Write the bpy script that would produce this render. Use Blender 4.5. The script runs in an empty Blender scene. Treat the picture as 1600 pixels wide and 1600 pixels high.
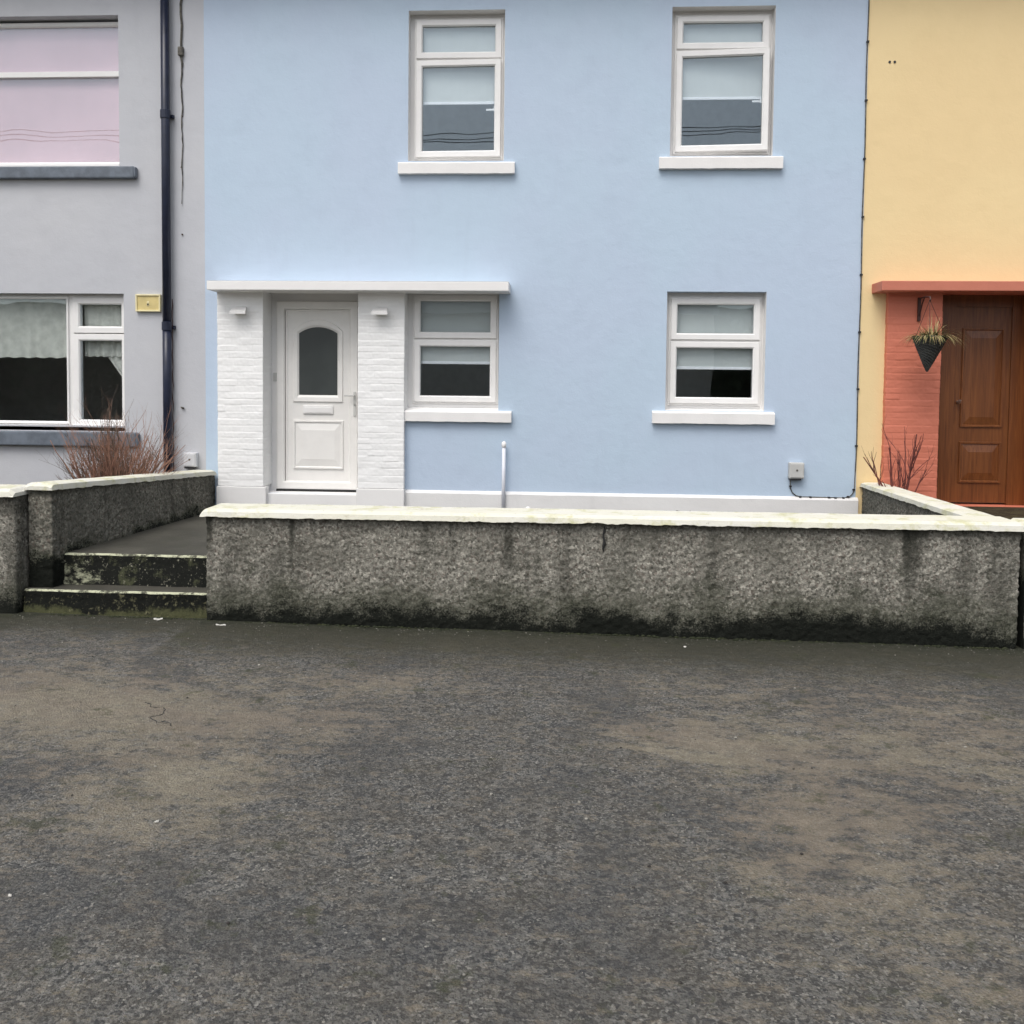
import bpy, bmesh, math, random
from mathutils import Vector, Matrix, noise
random.seed(11)
C = bpy.context.scene.collection
S = bpy.context.scene
E = 1.93            # eye height above the road: heights below are written from eye level and lifted by E

# ------------------------------------------------------------------ camera
cam_d = bpy.data.cameras.new('camera'); cam = bpy.data.objects.new('camera', cam_d); C.objects.link(cam)
p, y, r = math.radians(2.641), math.radians(3.409), math.radians(-0.601)
fw = Vector((-math.sin(y)*math.cos(p), math.cos(y)*math.cos(p), -math.sin(p)))
rt = Vector((math.cos(y), math.sin(y), 0)); dn = fw.cross(rt)
rt2 = rt*math.cos(r) + dn*math.sin(r); dn2 = -rt*math.sin(r) + dn*math.cos(r)
mw = Matrix((rt2, -dn2, -fw)).transposed().to_4x4(); mw.translation = Vector((0, -10, E))
cam.matrix_world = mw
cam_d.sensor_fit = 'HORIZONTAL'; cam_d.sensor_width = 36; cam_d.lens = 36*1400/1600
cam_d.shift_y = -(800-668.4)/1600
cam_d.clip_start = .05; cam_d.clip_end = 800
S.camera = cam

# ------------------------------------------------------------------ light: overcast daylight
SUN_EL, SUN_AZ = math.radians(58), math.radians(205)   # azimuth measured from +Y clockwise
w = bpy.data.worlds.new('World'); S.world = w; w.use_nodes = True
nt = w.node_tree; nt.nodes.clear()
sky = nt.nodes.new('ShaderNodeTexSky'); sky.sky_type = 'NISHITA'; sky.sun_disc = False
sky.sun_elevation = SUN_EL; sky.sun_rotation = SUN_AZ; sky.air_density = 1; sky.dust_density = 4
hs = nt.nodes.new('ShaderNodeHueSaturation'); hs.inputs['Saturation'].default_value = .36
bg = nt.nodes.new('ShaderNodeBackground'); bg.inputs[1].default_value = .145
out = nt.nodes.new('ShaderNodeOutputWorld')
nt.links.new(sky.outputs[0], hs.inputs['Color']); nt.links.new(hs.outputs[0], bg.inputs[0]); nt.links.new(bg.outputs[0], out.inputs[0])
sd = bpy.data.lights.new('sun', 'SUN'); sd.energy = .9; sd.angle = math.radians(35); sd.color = (1, .97, .93)
sun = bpy.data.objects.new('sun', sd); C.objects.link(sun)
sdir = Vector((math.sin(SUN_AZ)*math.cos(SUN_EL), math.cos(SUN_AZ)*math.cos(SUN_EL), math.sin(SUN_EL)))
sun.rotation_euler = sdir.to_track_quat('Z', 'Y').to_euler()
sun.location = (0, 0, 30)
S.view_settings.view_transform = 'Standard'; S.view_settings.look = 'None'
S.view_settings.exposure = 0.50; S.view_settings.gamma = 1
S.render.engine = 'CYCLES'

# ------------------------------------------------------------------ material kit
class G:
    def __init__(s, name):
        s.m = bpy.data.materials.new(name); s.m.use_nodes = True; s.t = s.m.node_tree
        s.b = s.t.nodes['Principled BSDF']; s.o = s.t.nodes['Material Output']
        s.pos = s.n('ShaderNodeNewGeometry').outputs['Position']
    def n(s, t, **k):
        q = s.t.nodes.new(t)
        for a, v in k.items(): setattr(q, a, v)
        return q
    def put(s, sock, v):
        if hasattr(v, 'is_output'): s.t.links.new(v, sock)
        elif v is not None:
            if isinstance(v, (tuple, list)) and len(v) == 3 and sock.type == 'RGBA': v = (*v, 1)
            sock.default_value = v
    def scale(s, v):
        q = s.n('ShaderNodeVectorMath', operation='MULTIPLY'); s.put(q.inputs[0], s.pos); q.inputs[1].default_value = v
        return q.outputs[0]
    def noise(s, sc, det=4, rough=.6, vec=None, dist=0):
        q = s.n('ShaderNodeTexNoise'); s.put(q.inputs['Vector'], vec or s.pos)
        q.inputs['Scale'].default_value = sc; q.inputs['Detail'].default_value = det; q.inputs['Roughness'].default_value = rough
        q.inputs['Distortion'].default_value = dist
        return q.outputs[0]
    def voro(s, sc, feature='F1', vec=None, out=0):
        q = s.n('ShaderNodeTexVoronoi', feature=feature); s.put(q.inputs['Vector'], vec or s.pos); q.inputs['Scale'].default_value = sc
        return q.outputs[out]
    def ramp(s, v, a, b, lo=0., hi=1.):
        q = s.n('ShaderNodeMapRange', interpolation_type='SMOOTHSTEP'); s.put(q.inputs[0], v)
        for i, x in enumerate((a, b, lo, hi)): q.inputs[i+1].default_value = x
        return q.outputs[0]
    def mix(s, f, a, b, mode='MIX'):
        q = s.n('ShaderNodeMix', data_type='RGBA', blend_type=mode); s.put(q.inputs[0], f); s.put(q.inputs[6], a); s.put(q.inputs[7], b)
        return q.outputs[2]
    def math(s, op, a, b=0.):
        q = s.n('ShaderNodeMath', operation=op); s.put(q.inputs[0], a); s.put(q.inputs[1], b)
        return q.outputs[0]
    def xyz(s, i):
        q = s.n('ShaderNodeSeparateXYZ'); s.put(q.inputs[0], s.pos); return q.outputs[i]
    def bump(s, h, strength=.3, dist=.01):
        q = s.n('ShaderNodeBump'); s.put(q.inputs['Height'], h); q.inputs['Strength'].default_value = strength; q.inputs['Distance'].default_value = dist
        s.t.links.new(q.outputs[0], s.b.inputs['Normal'])
    def done(s, col, rough=.7, spec=.4):
        s.put(s.b.inputs['Base Color'], col); s.put(s.b.inputs['Roughness'], rough); s.b.inputs['Specular IOR Level'].default_value = spec
        return s.m

def sub(c, k): return tuple(x*k for x in c)
def render_paint(name, col, tint, grime=.10, soft=.5):
    g = G(name)
    big = g.noise(.55, 3, .5); mid = g.noise(3.2, 5, .6); streak = g.noise(1, 4, .6, g.scale((5, 5, .5)))
    c = g.mix(g.ramp(big, .38, .62), col, tint)
    c = g.mix(g.ramp(mid, .45, .75, 0, .22), c, sub(col, .86))
    c = g.mix(g.ramp(streak, .54, .8, 0, grime), c, sub(col, .72))
    fine = g.noise(60, 5, .65); und = g.noise(6, 4, .55)
    g.bump(g.math('ADD', g.math('MULTIPLY', fine, .25), und), soft, .012)
    return g.done(c, g.ramp(mid, .3, .7, .55, .75), .35)
def plain(name, col, rough=.5, var=.06, bump=.0, sc=8, spec=.4, metal=0):
    g = G(name)
    c = g.mix(g.ramp(g.noise(sc, 5, .6), .35, .7, 0, 1), col, sub(col, 1-var*2))
    if bump: g.bump(g.noise(sc*6, 5, .6), bump, .006)
    g.b.inputs['Metallic'].default_value = metal
    return g.done(c, rough, spec)
def brick_paint(name, col, dark):
    g = G(name)
    f = g.noise(90, 4, .7); m_ = g.noise(7, 5, .6, g.scale((1, 1, 2.5)))
    c = g.mix(g.ramp(m_, .45, .75, 0, .35), col, dark)
    g.bump(f, .25, .004)
    return g.done(c, .6, .35)

M = {}
M['blue'] = render_paint('blue_wall_paint', (.462, .553, .676), (.458, .566, .680))
M['grey'] = render_paint('grey_wall_paint', (.485, .495, .525), (.505, .512, .535), .12)
M['yellow'] = render_paint('yellow_wall_paint', (.80, .625, .345), (.78, .60, .33), .08)
M['white'] = render_paint('white_wall_paint', (.77, .76, .745), (.75, .745, .74), .10, .35)
M['plinth'] = render_paint('plinth_paint', (.70, .695, .685), (.67, .66, .65), .30, .5)
M['sill'] = render_paint('sill_paint', (.80, .79, .775), (.78, .765, .75), .10, .3)
M['white_brick'] = brick_paint('white_brick_paint', (.83, .83, .82), (.77, .765, .76))
M['red_brick'] = brick_paint('terracotta_brick_paint', (.60, .19, .12), (.54, .165, .105))
M['terra'] = render_paint('terracotta_paint', (.52, .18, .12), (.49, .165, .11), .2)
M['upvc'] = plain('white_frame_plastic', (.81, .80, .785), .33, .02, spec=.5)
M['upvc_cream'] = plain('door_plastic', (.79, .775, .745), .35, .02, spec=.5)
M['gasket'] = plain('black_rubber', (.02, .02, .02), .6)
M['slate'] = plain('slate_grey_sill_paint', (.15, .175, .21), .55, .15, .3)
M['navy'] = plain('navy_gloss_paint', (.017, .022, .045), .35, .15, .1, 12)
M['metal'] = plain('satin_metal', (.55, .54, .52), .3, .05, metal=.9)
M['black'] = plain('black_plastic', (.025, .025, .028), .5)
M['cable_grey'] = plain('grey_cable', (.13, .12, .10), .6, .4, 0, 25)
M['meter'] = plain('grey_meter_plastic', (.52, .52, .50), .5, .05)
M['meter_pale'] = plain('pale_meter_plastic', (.58, .585, .60), .5, .05)
M['plaque'] = plain('straw_enamel', (.66, .54, .24), .4, .08)
M['plaque_rim'] = plain('pale_straw_enamel', (.78, .70, .42), .4, .05)
M['pipe'] = plain('white_pipe_plastic', (.72, .74, .80), .4, .04)
M['wood'] = None
g = G('brown_door_wood')
gr = g.noise(1, 5, .6, g.scale((38, 38, 1.6)), 1.2)
g.bump(gr, .15, .003)
M['wood'] = g.done(g.mix(g.ramp(gr, .3, .7), (.19, .066, .018), (.11, .035, .010)), .38, .5)
M['room'] = plain('room_plaster', (.60, .58, .55), .9)
M['roof'] = plain('dark_roof_slate', (.05, .052, .06), .7, .2)
M['blind'] = plain('blind_fabric', (.60, .62, .60), .8, .02)
M['blind_bar'] = plain('blind_bar_plastic', (.9, .9, .92), .5, .01)
M['pink'] = plain('pink_blind_fabric', (.74, .50, .53), .85, .05, 0, 1.2)
M['net'] = plain('net_curtain_fabric', (.66, .65, .58), .9, .10, 0, 9)
g = G('frosted_glass'); M['frost'] = g.done(g.mix(g.ramp(g.noise(2.5, 3), .35, .65), (.050, .058, .056), (.040, .047, .046)), .35, .45)

def glass(name, refl, tint=(1, 1, 1)):
    g = G(name); t = g.t
    fr = g.n('ShaderNodeLayerWeight'); fr.inputs[0].default_value = .5
    f = g.math('ADD', g.math('MULTIPLY', g.math('POWER', fr.outputs['Facing'], 5.0), .85), refl)
    gl = g.n('ShaderNodeBsdfGlossy'); gl.inputs[0].default_value = (.80, .92, 1, 1); gl.inputs['Roughness'].default_value = .01
    bm_ = g.n('ShaderNodeBump'); bm_.inputs['Strength'].default_value = .06; bm_.inputs['Distance'].default_value = .02
    g.put(bm_.inputs['Height'], g.noise(2.2, 1, .4)); t.links.new(bm_.outputs[0], gl.inputs['Normal'])
    tr = g.n('ShaderNodeBsdfTransparent'); g.put(tr.inputs[0], tint)
    mx = g.n('ShaderNodeMixShader'); g.put(mx.inputs[0], f)
    t.links.new(tr.outputs[0], mx.inputs[1]); t.links.new(gl.outputs[0], mx.inputs[2]); t.links.new(mx.outputs[0], g.o.inputs[0])
    return g.m
M['glass'] = glass('window_glass', .085, (.95, .97, .98))

# rough-cast boundary wall: pebbledash, moss at the foot, streaks from the coping
def roughcast(name, base_z, top_z, light, dark, streakiness=.5, tide=1.):
    g = G(name)
    z = g.xyz(2)
    grain = g.noise(75, 3, .7); g2 = g.noise(34, 4, .75); mid = g.noise(2.6, 5, .62); st = g.noise(1, 5, .62, g.scale((4.5, 4.5, .5)))
    vo = g.voro(62, out=1)
    sv = g.n('ShaderNodeSeparateColor'); g.put(sv.inputs[0], vo)
    c = g.mix(g.ramp(g2, .33, .68), dark, light)
    c = g.mix(g.ramp(sv.outputs[0], .78, .95, 0, .75), c, sub(light, 1.30))
    c = g.mix(g.ramp(sv.outputs[1], .70, .95, 0, .7), c, sub(dark, .45))
    c = g.mix(g.ramp(sv.outputs[2], .8, .95, 0, .35), c, (.17, .12, .10))
    c = g.mix(g.ramp(mid, .44, .64, 0, .55), c, sub(dark, .85))
    c = g.mix(g.ramp(st, .50, .68, 0, streakiness), c, (.028, .028, .022))
    st2 = g.noise(1, 3, .5, g.scale((3.1, 3.1, .22)))
    run = g.math('MULTIPLY', g.ramp(st2, .56, .64), g.ramp(g.math('ADD', z, g.math('MULTIPLY', mid, .5)), base_z+.55, base_z+1.05))
    c = g.mix(g.math('MULTIPLY', run, .80), c, (.022, .023, .017))
    # damp green tide above the moss, then black moss with a ragged edge
    h = g.math('SUBTRACT', z, base_z)
    rag = g.math('ADD', h, g.math('MULTIPLY', g.math('ADD', g.math('SUBTRACT', g.noise(4.2, 7, .75), .5), g.math('MULTIPLY', g.math('SUBTRACT', g.noise(1.3, 2, .5), .5), .5)), -.55))
    c = g.mix(g.ramp(rag, .17*tide, .46*tide, .62, 0), c, (.050, .056, .034))
    c = g.mix(g.math('MULTIPLY', g.ramp(g.noise(3.3, 6, .75), .56, .68), g.ramp(rag, .45*tide, .85*tide, .65, .10)), c, (.034, .038, .024))
    rag2 = g.math('ADD', rag, g.math('MULTIPLY', g.math('SUBTRACT', grain, .5), -.36))
    c = g.mix(g.ramp(rag2, .085*tide, .24*tide, .97, 0), c, (.005, .0065, .0045))
    # darker ragged line just below the coping
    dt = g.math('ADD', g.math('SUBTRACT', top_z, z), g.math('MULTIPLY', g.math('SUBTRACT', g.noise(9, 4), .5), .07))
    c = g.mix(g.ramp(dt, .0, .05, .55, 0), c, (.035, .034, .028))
    g.bump(g.math('ADD', grain, g2), .9, .012)
    return g.done(c, .9, .2)
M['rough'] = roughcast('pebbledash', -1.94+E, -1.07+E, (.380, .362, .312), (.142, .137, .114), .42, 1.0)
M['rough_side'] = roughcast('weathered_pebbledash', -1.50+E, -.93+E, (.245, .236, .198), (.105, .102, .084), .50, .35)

g = G('cream_coping_paint')
li = g.noise(5, 6, .7); li2 = g.noise(1, 5, .65, g.scale((1.2, 5, 9)))
c = g.mix(g.ramp(li2, .40, .70), (.67, .655, .55), (.67, .66, .60))
c = g.mix(g.ramp(li, .50, .66, 0, .65), c, (.47, .46, .22))
c = g.mix(g.ramp(g.noise(3.1, 6, .75), .60, .72, 0, .6), c, (.40, .34, .20))
c = g.mix(g.ramp(g.noise(30, 4, .8), .62, .72, 0, .6), c, (.22, .21, .15))
g.bump(g.noise(25, 5, .7), .6, .008)
M['coping'] = g.done(c, .8, .25)

g = G('mossy_step_riser')
a = g.noise(6.5, 7, .72); b_ = g.noise(3.3, 6, .7, g.scale((1, 1, 1.6))); x = g.xyz(0)
c = g.mix(g.ramp(a, .54, .64), (.010, .011, .009), (.060, .064, .036))
pale = g.math('ADD', b_, g.ramp(x, -4.25, -3.7, .09, -.10))
c = g.mix(g.ramp(pale, .55, .66, 0, .85), c, (.42, .43, .30))
c = g.mix(g.ramp(g.noise(45, 3, .7), .60, .7, 0, .7), c, (.35, .34, .26))
g.bump(g.noise(30, 5, .7), .8, .012)
M['riser'] = g.done(c, .9, .2)
g = G('mossy_low_riser')
lz = g.math('ADD', g.math('MULTIPLY', g.math('SUBTRACT', -1.83+E, g.xyz(2)), 3.2), g.noise(4.5, 6, .72))
c = g.mix(g.ramp(lz, .54, .70), (.009, .010, .008), (.075, .078, .038))
c = g.mix(g.ramp(g.noise(24, 5, .75), .55, .7, 0, .7), c, (.22, .21, .12))
g.bump(g.noise(30, 5, .7), 1, .02)
M['riser_low'] = g.done(c, .95, .2)
g = G('step_nosing_paint')
c = g.mix(g.ramp(g.noise(16, 5, .75), .46, .60, 0, .95), (.50, .51, .36), (.06, .06, .045))
g.bump(g.noise(40, 4), .5, .01)
M['nosing'] = g.done(c, .85, .2)
g = G('damp_concrete')
c = g.mix(g.ramp(g.noise(1.6, 6, .65), .35, .65), (.046, .044, .035), (.078, .073, .060))
c = g.mix(g.ramp(g.noise(7, 5, .7), .5, .7, 0, .5), c, (.05, .052, .035))
c = g.mix(g.ramp(g.noise(120, 3, .7), .6, .7, 0, .4), c, (.2, .19, .17))
g.bump(g.noise(60, 5, .65), .4, .006)
M['path'] = g.done(c, .75, .3)
g = G('garden_soil'); g.bump(g.noise(14, 6, .7), 1, .03)
M['soil'] = g.done(g.mix(g.ramp(g.noise(9, 6, .7), .35, .65), (.035, .026, .017), (.07, .06, .035)), .95, .1)

# worn tarmac: grey aggregate under patches of tan silt, green by the wall
g = G('worn_tarmac')
at = g.n('ShaderNodeAttribute', attribute_name='silt').outputs['Fac']
am = g.n('ShaderNodeAttribute', attribute_name='damp').outputs['Fac']
vo = g.voro(120, out=1); sv = g.n('ShaderNodeSeparateColor'); g.put(sv.inputs[0], vo)
vb = g.voro(48, out=1); sb = g.n('ShaderNodeSeparateColor'); g.put(sb.inputs[0], vb)
fine = g.noise(110, 4, .75); n3 = g.noise(26, 5, .72); n2 = g.noise(7, 6, .7, g.scale((.6, 1.3, 1))); n1 = g.noise(1.1, 5, .62, None, .6)
dv = g.n('ShaderNodeVectorMath', operation='ADD'); g.put(dv.inputs[0], g.pos)
dq = g.n('ShaderNodeTexNoise'); g.put(dq.inputs['Vector'], g.pos); dq.inputs['Scale'].default_value = 70; dq.inputs['Detail'].default_value = 2
dm_ = g.n('ShaderNodeVectorMath', operation='SCALE'); g.put(dm_.inputs[0], dq.outputs[1]); dm_.inputs['Scale'].default_value = .012; g.put(dv.inputs[1], dm_.outputs[0])
s1 = g.n('ShaderNodeSeparateColor'); g.put(s1.inputs[0], g.voro(105, out=1, vec=dv.outputs[0]))
s2 = g.n('ShaderNodeSeparateColor'); g.put(s2.inputs[0], g.voro(52, out=1, vec=dv.outputs[0]))
n4 = g.noise(15, 6, .75, g.scale((.7, 1.25, 1))); n5 = g.noise(4.2, 6, .72)
c = g.mix(g.ramp(s1.outputs[0], .25, .75), (.054, .055, .053), (.162, .160, .150))
c = g.mix(g.ramp(s2.outputs[1], .62, .80, 0, .6), c, (.195, .186, .166))
c = g.mix(g.ramp(s2.outputs[2], .70, .90, 0, .7), c, (.036, .037, .040))
c = g.mix(g.ramp(s1.outputs[1], .90, .96, 0, .85), c, (.30, .29, .26))
c = g.mix(g.ramp(fine, .53, .66, 0, .75), c, (.028, .028, .029))
c = g.mix(g.ramp(n5, .36, .62, 0, .75), c, g.mix(.5, c, (.085, .072, .052)))
c = g.mix(g.ramp(n4, .54, .62, 0, .50), c, (.225, .192, .145))
c = g.mix(g.ramp(n4, .34, .44, .55, 0), c, (.042, .043, .042))
c = g.mix(g.ramp(n1, .40, .52, .35, 0), c, (.046, .049, .053))
sil = g.math('ADD', at, g.math('MULTIPLY', g.math('SUBTRACT', n2, .5), 3.3))
sil = g.math('ADD', sil, g.math('MULTIPLY', g.math('SUBTRACT', n4, .5), 1.3))
sil = g.math('ADD', sil, g.math('MULTIPLY', g.math('SUBTRACT', n3, .5), 1.9))
sil = g.math('ADD', sil, g.math('MULTIPLY', g.math('SUBTRACT', fine, .5), 1.5))
tan = g.mix(g.ramp(n1, .35, .65), (.300, .248, .185), (.330, .292, .208))
tan = g.mix(g.ramp(n4, .44, .56, 0, .45), tan, (.125, .104, .080))
tan = g.mix(g.ramp(fine, .53, .66, 0, .6), tan, (.085, .070, .054))
c = g.mix(g.ramp(sil, .05, .95, 0, .64), c, tan)
dam = g.math('ADD', am, g.math('MULTIPLY', g.math('SUBTRACT', n2, .5), .7))
c = g.mix(g.ramp(dam, .10, .80, 0, .84), c, (.040, .039, .024))
c = g.mix(g.ramp(dam, .80, 1.15, 0, .8), c, (.022, .026, .014))
c = g.mix(g.ramp(g.noise(3.7, 6, .78), .57, .66, 0, .6), c, (.050, .054, .026))
c = g.mix(g.math('MULTIPLY', g.ramp(sb.outputs[0], .985, .99, 0, .6), g.ramp(g.voro(48), .22, .30, 1, 0)), c, (.40, .38, .33))
# a few cracks, only where the old surface has broken
wv = g.n('ShaderNodeVectorMath', operation='ADD'); g.put(wv.inputs[0], g.scale((1, .8, 1)))
nq = g.n('ShaderNodeTexNoise'); g.put(nq.inputs['Vector'], g.pos); nq.inputs['Scale'].default_value = 5; nq.inputs['Detail'].default_value = 4
wm = g.n('ShaderNodeVectorMath', operation='SCALE'); g.put(wm.inputs[0], nq.outputs[1]); wm.inputs['Scale'].default_value = .35
g.put(wv.inputs[1], wm.outputs[0])
cr = g.ramp(g.voro(.9, 'DISTANCE_TO_EDGE', wv.outputs[0]), .002, .008, 1, 0)
cr = g.math('MULTIPLY', cr, g.ramp(g.noise(.8, 2), .60, .64))
hgt = g.math('ADD', g.math('MULTIPLY', g.math('SUBTRACT', 1, g.voro(95)), .8), g.math('ADD', fine, g.math('MULTIPLY', n3, 1.3)))
hgt = g.math('ADD', hgt, g.math('MULTIPLY', s1.outputs[0], .8))
g.bump(hgt, .8, .012)
M['road'] = g.done(c, g.ramp(n2, .35, .7, .62, .85), .35)

def stem_mat(name, a, b): 
    g = G(name); return g.done(g.mix(g.ramp(g.noise(11, 4, .7), .35, .65), a, b), .75, .3)
M['stem'] = stem_mat('red_brown_bark', (.36, .20, .14), (.22, .12, .085))
M['red_stem'] = stem_mat('dark_red_bark', (.19, .055, .045), (.11, .04, .035))
M['stem_grey'] = stem_mat('grey_brown_bark', (.16, .12, .09), (.09, .065, .05))
M['wicker'] = stem_mat('dark_wicker', (.022, .024, .024), (.055, .056, .052))
M['grass'] = stem_mat('yellow_green_leaves', (.34, .29, .12), (.40, .30, .16))
M['grass_dark'] = stem_mat('dark_leaves', (.07, .09, .03), (.13, .14, .05))
M['moss'] = stem_mat('dark_moss', (.014, .018, .008), (.03, .035, .014))
M['iron'] = plain('rusty_dark_iron', (.06, .025, .02), .6)
M['hedge'] = stem_mat('hedge_leaves', (.03, .05, .02), (.05, .08, .03))
M['beige'] = render_paint('beige_wall_paint', (.74, .67, .57), (.72, .65, .55))
M['stone'] = plain('pale_stone', (.55, .53, .48), .8, .1)
M['grit_pale'] = plain('grit_pale_grey', (.36, .345, .30), .9, .2)
M['grit'] = plain('grit_grey', (.20, .19, .17), .9, .2)
M['grit_dark'] = plain('grit_dark_grey', (.05, .045, .04), .9, .2)
M['litter'] = plain('pale_litter', (.50, .49, .45), .7, .1)

# ------------------------------------------------------------------ mesh kit
def world_loc(o):
    v = Vector((0, 0, 0))
    while o: v += o.location; o = o.parent
    return v
def tag(o, label=None, cat=None, group=None, kind=None):
    if label: o['label'] = label
    if cat: o['category'] = cat
    if group: o['group'] = group
    if kind: o['kind'] = kind
    return o
def empty(name, loc, label, cat, group=None):
    o = bpy.data.objects.new(name, None); C.objects.link(o); o.location = (loc[0], loc[1], loc[2]+E); o.empty_display_size = .1
    return tag(o, label, cat, group)
class B:
    """collects geometry (heights from eye level), then links it as one mesh"""
    def __init__(s): s.v = []; s.f = []; s.mi = []; s.sm = []; s.cur = 0; s.smooth = False
    def add(s, vs, fs):
        k = len(s.v); s.v += [Vector(q) for q in vs]
        for f in fs: s.f.append([i+k for i in f]); s.mi.append(s.cur); s.sm.append(s.smooth)
        return s
    def box(s, x0, x1, y0, y1, z0, z1, bev=0.):
        if bev <= 0:
            return s.add([(x0,y0,z0),(x1,y0,z0),(x1,y1,z0),(x0,y1,z0),(x0,y0,z1),(x1,y0,z1),(x1,y1,z1),(x0,y1,z1)],
                         [(0,3,2,1),(4,5,6,7),(0,1,5,4),(1,2,6,5),(2,3,7,6),(3,0,4,7)])
        bm = bmesh.new(); bmesh.ops.create_cube(bm, size=1)
        for v in bm.verts: v.co = Vector(((x0+x1)/2+v.co.x*(x1-x0), (y0+y1)/2+v.co.y*(y1-y0), (z0+z1)/2+v.co.z*(z1-z0)))
        bmesh.ops.bevel(bm, geom=bm.edges[:], offset=bev, segments=2, profile=.6, affect='EDGES')
        return s.bm(bm)
    def bm(s, bm):
        bm.verts.index_update(); s.add([v.co for v in bm.verts], [[v.index for v in f.verts] for f in bm.faces]); bm.free(); return s
    def prism(s, pts, y0, y1):   # outline in x,z pushed along y
        n = len(pts); a = [(q[0], y0, q[1]) for q in pts]; b = [(q[0], y1, q[1]) for q in pts]
        return s.add(a+b, [list(range(n)), list(range(2*n-1, n-1, -1))]+[(i, i+n, (i+1) % n+n, (i+1) % n) for i in range(n)])
    def tube(s, pts, rad, seg=8, caps=True):
        pts = [Vector(q) for q in pts]; rs = rad if isinstance(rad, (list, tuple)) else [rad]*len(pts)
        vs = []; fs = []; pu = None
        for i, q in enumerate(pts):
            d = (pts[min(i+1, len(pts)-1)]-pts[max(i-1, 0)]).normalized()
            if pu is None: pu = d.orthogonal().normalized()
            u = (pu-d*pu.dot(d)); u = u.normalized() if u.length > 1e-6 else d.orthogonal().normalized(); pu = u; v = d.cross(u)
            for k in range(seg):
                a = 2*math.pi*k/seg; vs.append(q+(u*math.cos(a)+v*math.sin(a))*rs[i])
        for i in range(len(pts)-1):
            for k in range(seg):
                fs.append((i*seg+k, i*seg+(k+1) % seg, (i+1)*seg+(k+1) % seg, (i+1)*seg+k))
        if caps: fs += [list(range(seg-1, -1, -1)), list(range((len(pts)-1)*seg, len(pts)*seg))]
        return s.add(vs, fs)
    def build(s, name, mat, parent=None, smooth=False):
        off = world_loc(parent) if parent else Vector((0, 0, 0))
        me = bpy.data.meshes.new(name)
        me.from_pydata([(q.x-off.x, q.y-off.y, q.z+E-off.z) for q in s.v], [], s.f)
        mats = mat if isinstance(mat, list) else [mat]
        for m_ in mats: me.materials.append(M[m_])
        me.polygons.foreach_set('material_index', s.mi); me.polygons.foreach_set('use_smooth', [bool(smooth or q) for q in s.sm])
        me.update()
        o = bpy.data.objects.new(name, me); C.objects.link(o)
        if parent: o.parent = parent
        return o
def nz(x, y, z, s=1.): return noise.noise(Vector((x*s, y*s, z*s)))

def wall_sheet(b, x0, x1, z0, z1, y, holes, depth, mis=None):
    """front face with rectangular openings and their reveals; holes: (x0,x1,z0,z1,reveal material, head material)"""
    xs = sorted({x0, x1}|{h[i] for h in holes for i in (0, 1)}); zs = sorted({z0, z1}|{h[i] for h in holes for i in (2, 3)})
    for i in range(len(xs)-1):
        for j in range(len(zs)-1):
            cx, cz = (xs[i]+xs[i+1])/2, (zs[j]+zs[j+1])/2
            if any(h[0] < cx < h[1] and h[2] < cz < h[3] for h in holes): continue
            b.cur = 0; b.add([(xs[i],y,zs[j]),(xs[i+1],y,zs[j]),(xs[i+1],y,zs[j+1]),(xs[i],y,zs[j+1])], [(0,1,2,3)])
    for h in holes:
        a, c, d, e = h[:4]; y2 = y+depth
        b.cur = h[4]
        b.add([(a,y,d),(a,y2,d),(a,y2,e),(a,y,e)], [(0,1,2,3)]); b.add([(c,y,d),(c,y,e),(c,y2,e),(c,y2,d)], [(0,1,2,3)])
        b.add([(a,y,d),(c,y,d),(c,y2,d),(a,y2,d)], [(0,1,2,3)])
        b.cur = h[5]; b.add([(a,y,e),(a,y2,e),(c,y2,e),(c,y,e)], [(0,1,2,3)])
    b.cur = 0

def wrap_wall(path, z0f, z1f, step, disp, zstep=None):
    """a displaced skin round an open path of (x,y) points, outward to the right of travel"""
    pts = []; zstep = zstep or step
    P = [Vector((q[0], q[1], 0)) for q in path]
    nor = []
    for i in range(len(P)-1):
        d = (P[i+1]-P[i]).normalized(); nor.append(Vector((d.y, -d.x, 0)))
    for i in range(len(P)-1):
        L = (P[i+1]-P[i]).length; n = max(1, round(L/step))
        for k in range(n):
            t = k/n; nn = nor[i]
            if k == 0 and i > 0: nn = (nor[i-1]+nor[i]).normalized()
            pts.append((P[i].lerp(P[i+1], t), nn))
    pts.append((P[-1], nor[-1]))
    cols = []; u = 0; prev = pts[0][0]
    for q, nn in pts:
        u += (q-prev).length; prev = q
        za, zb = z0f(q.x, q.y), z1f(q.x, q.y); cols.append((u, q, nn, za, zb))
    nv = max(2, round(max(c[4]-c[3] for c in cols)/zstep))
    b = B(); vs = []
    for u, q, nn, za, zb in cols:
        for j in range(nv+1):
            z = za+(zb-za)*j/nv; d = disp(u, z)
            vs.append(Vector((q.x, q.y, z))+nn*d)
    fs = [(i*(nv+1)+j, (i+1)*(nv+1)+j, (i+1)*(nv+1)+j+1, i*(nv+1)+j+1) for i in range(len(cols)-1) for j in range(nv)]
    b.smooth = True; b.add(vs, fs)
    return b

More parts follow.
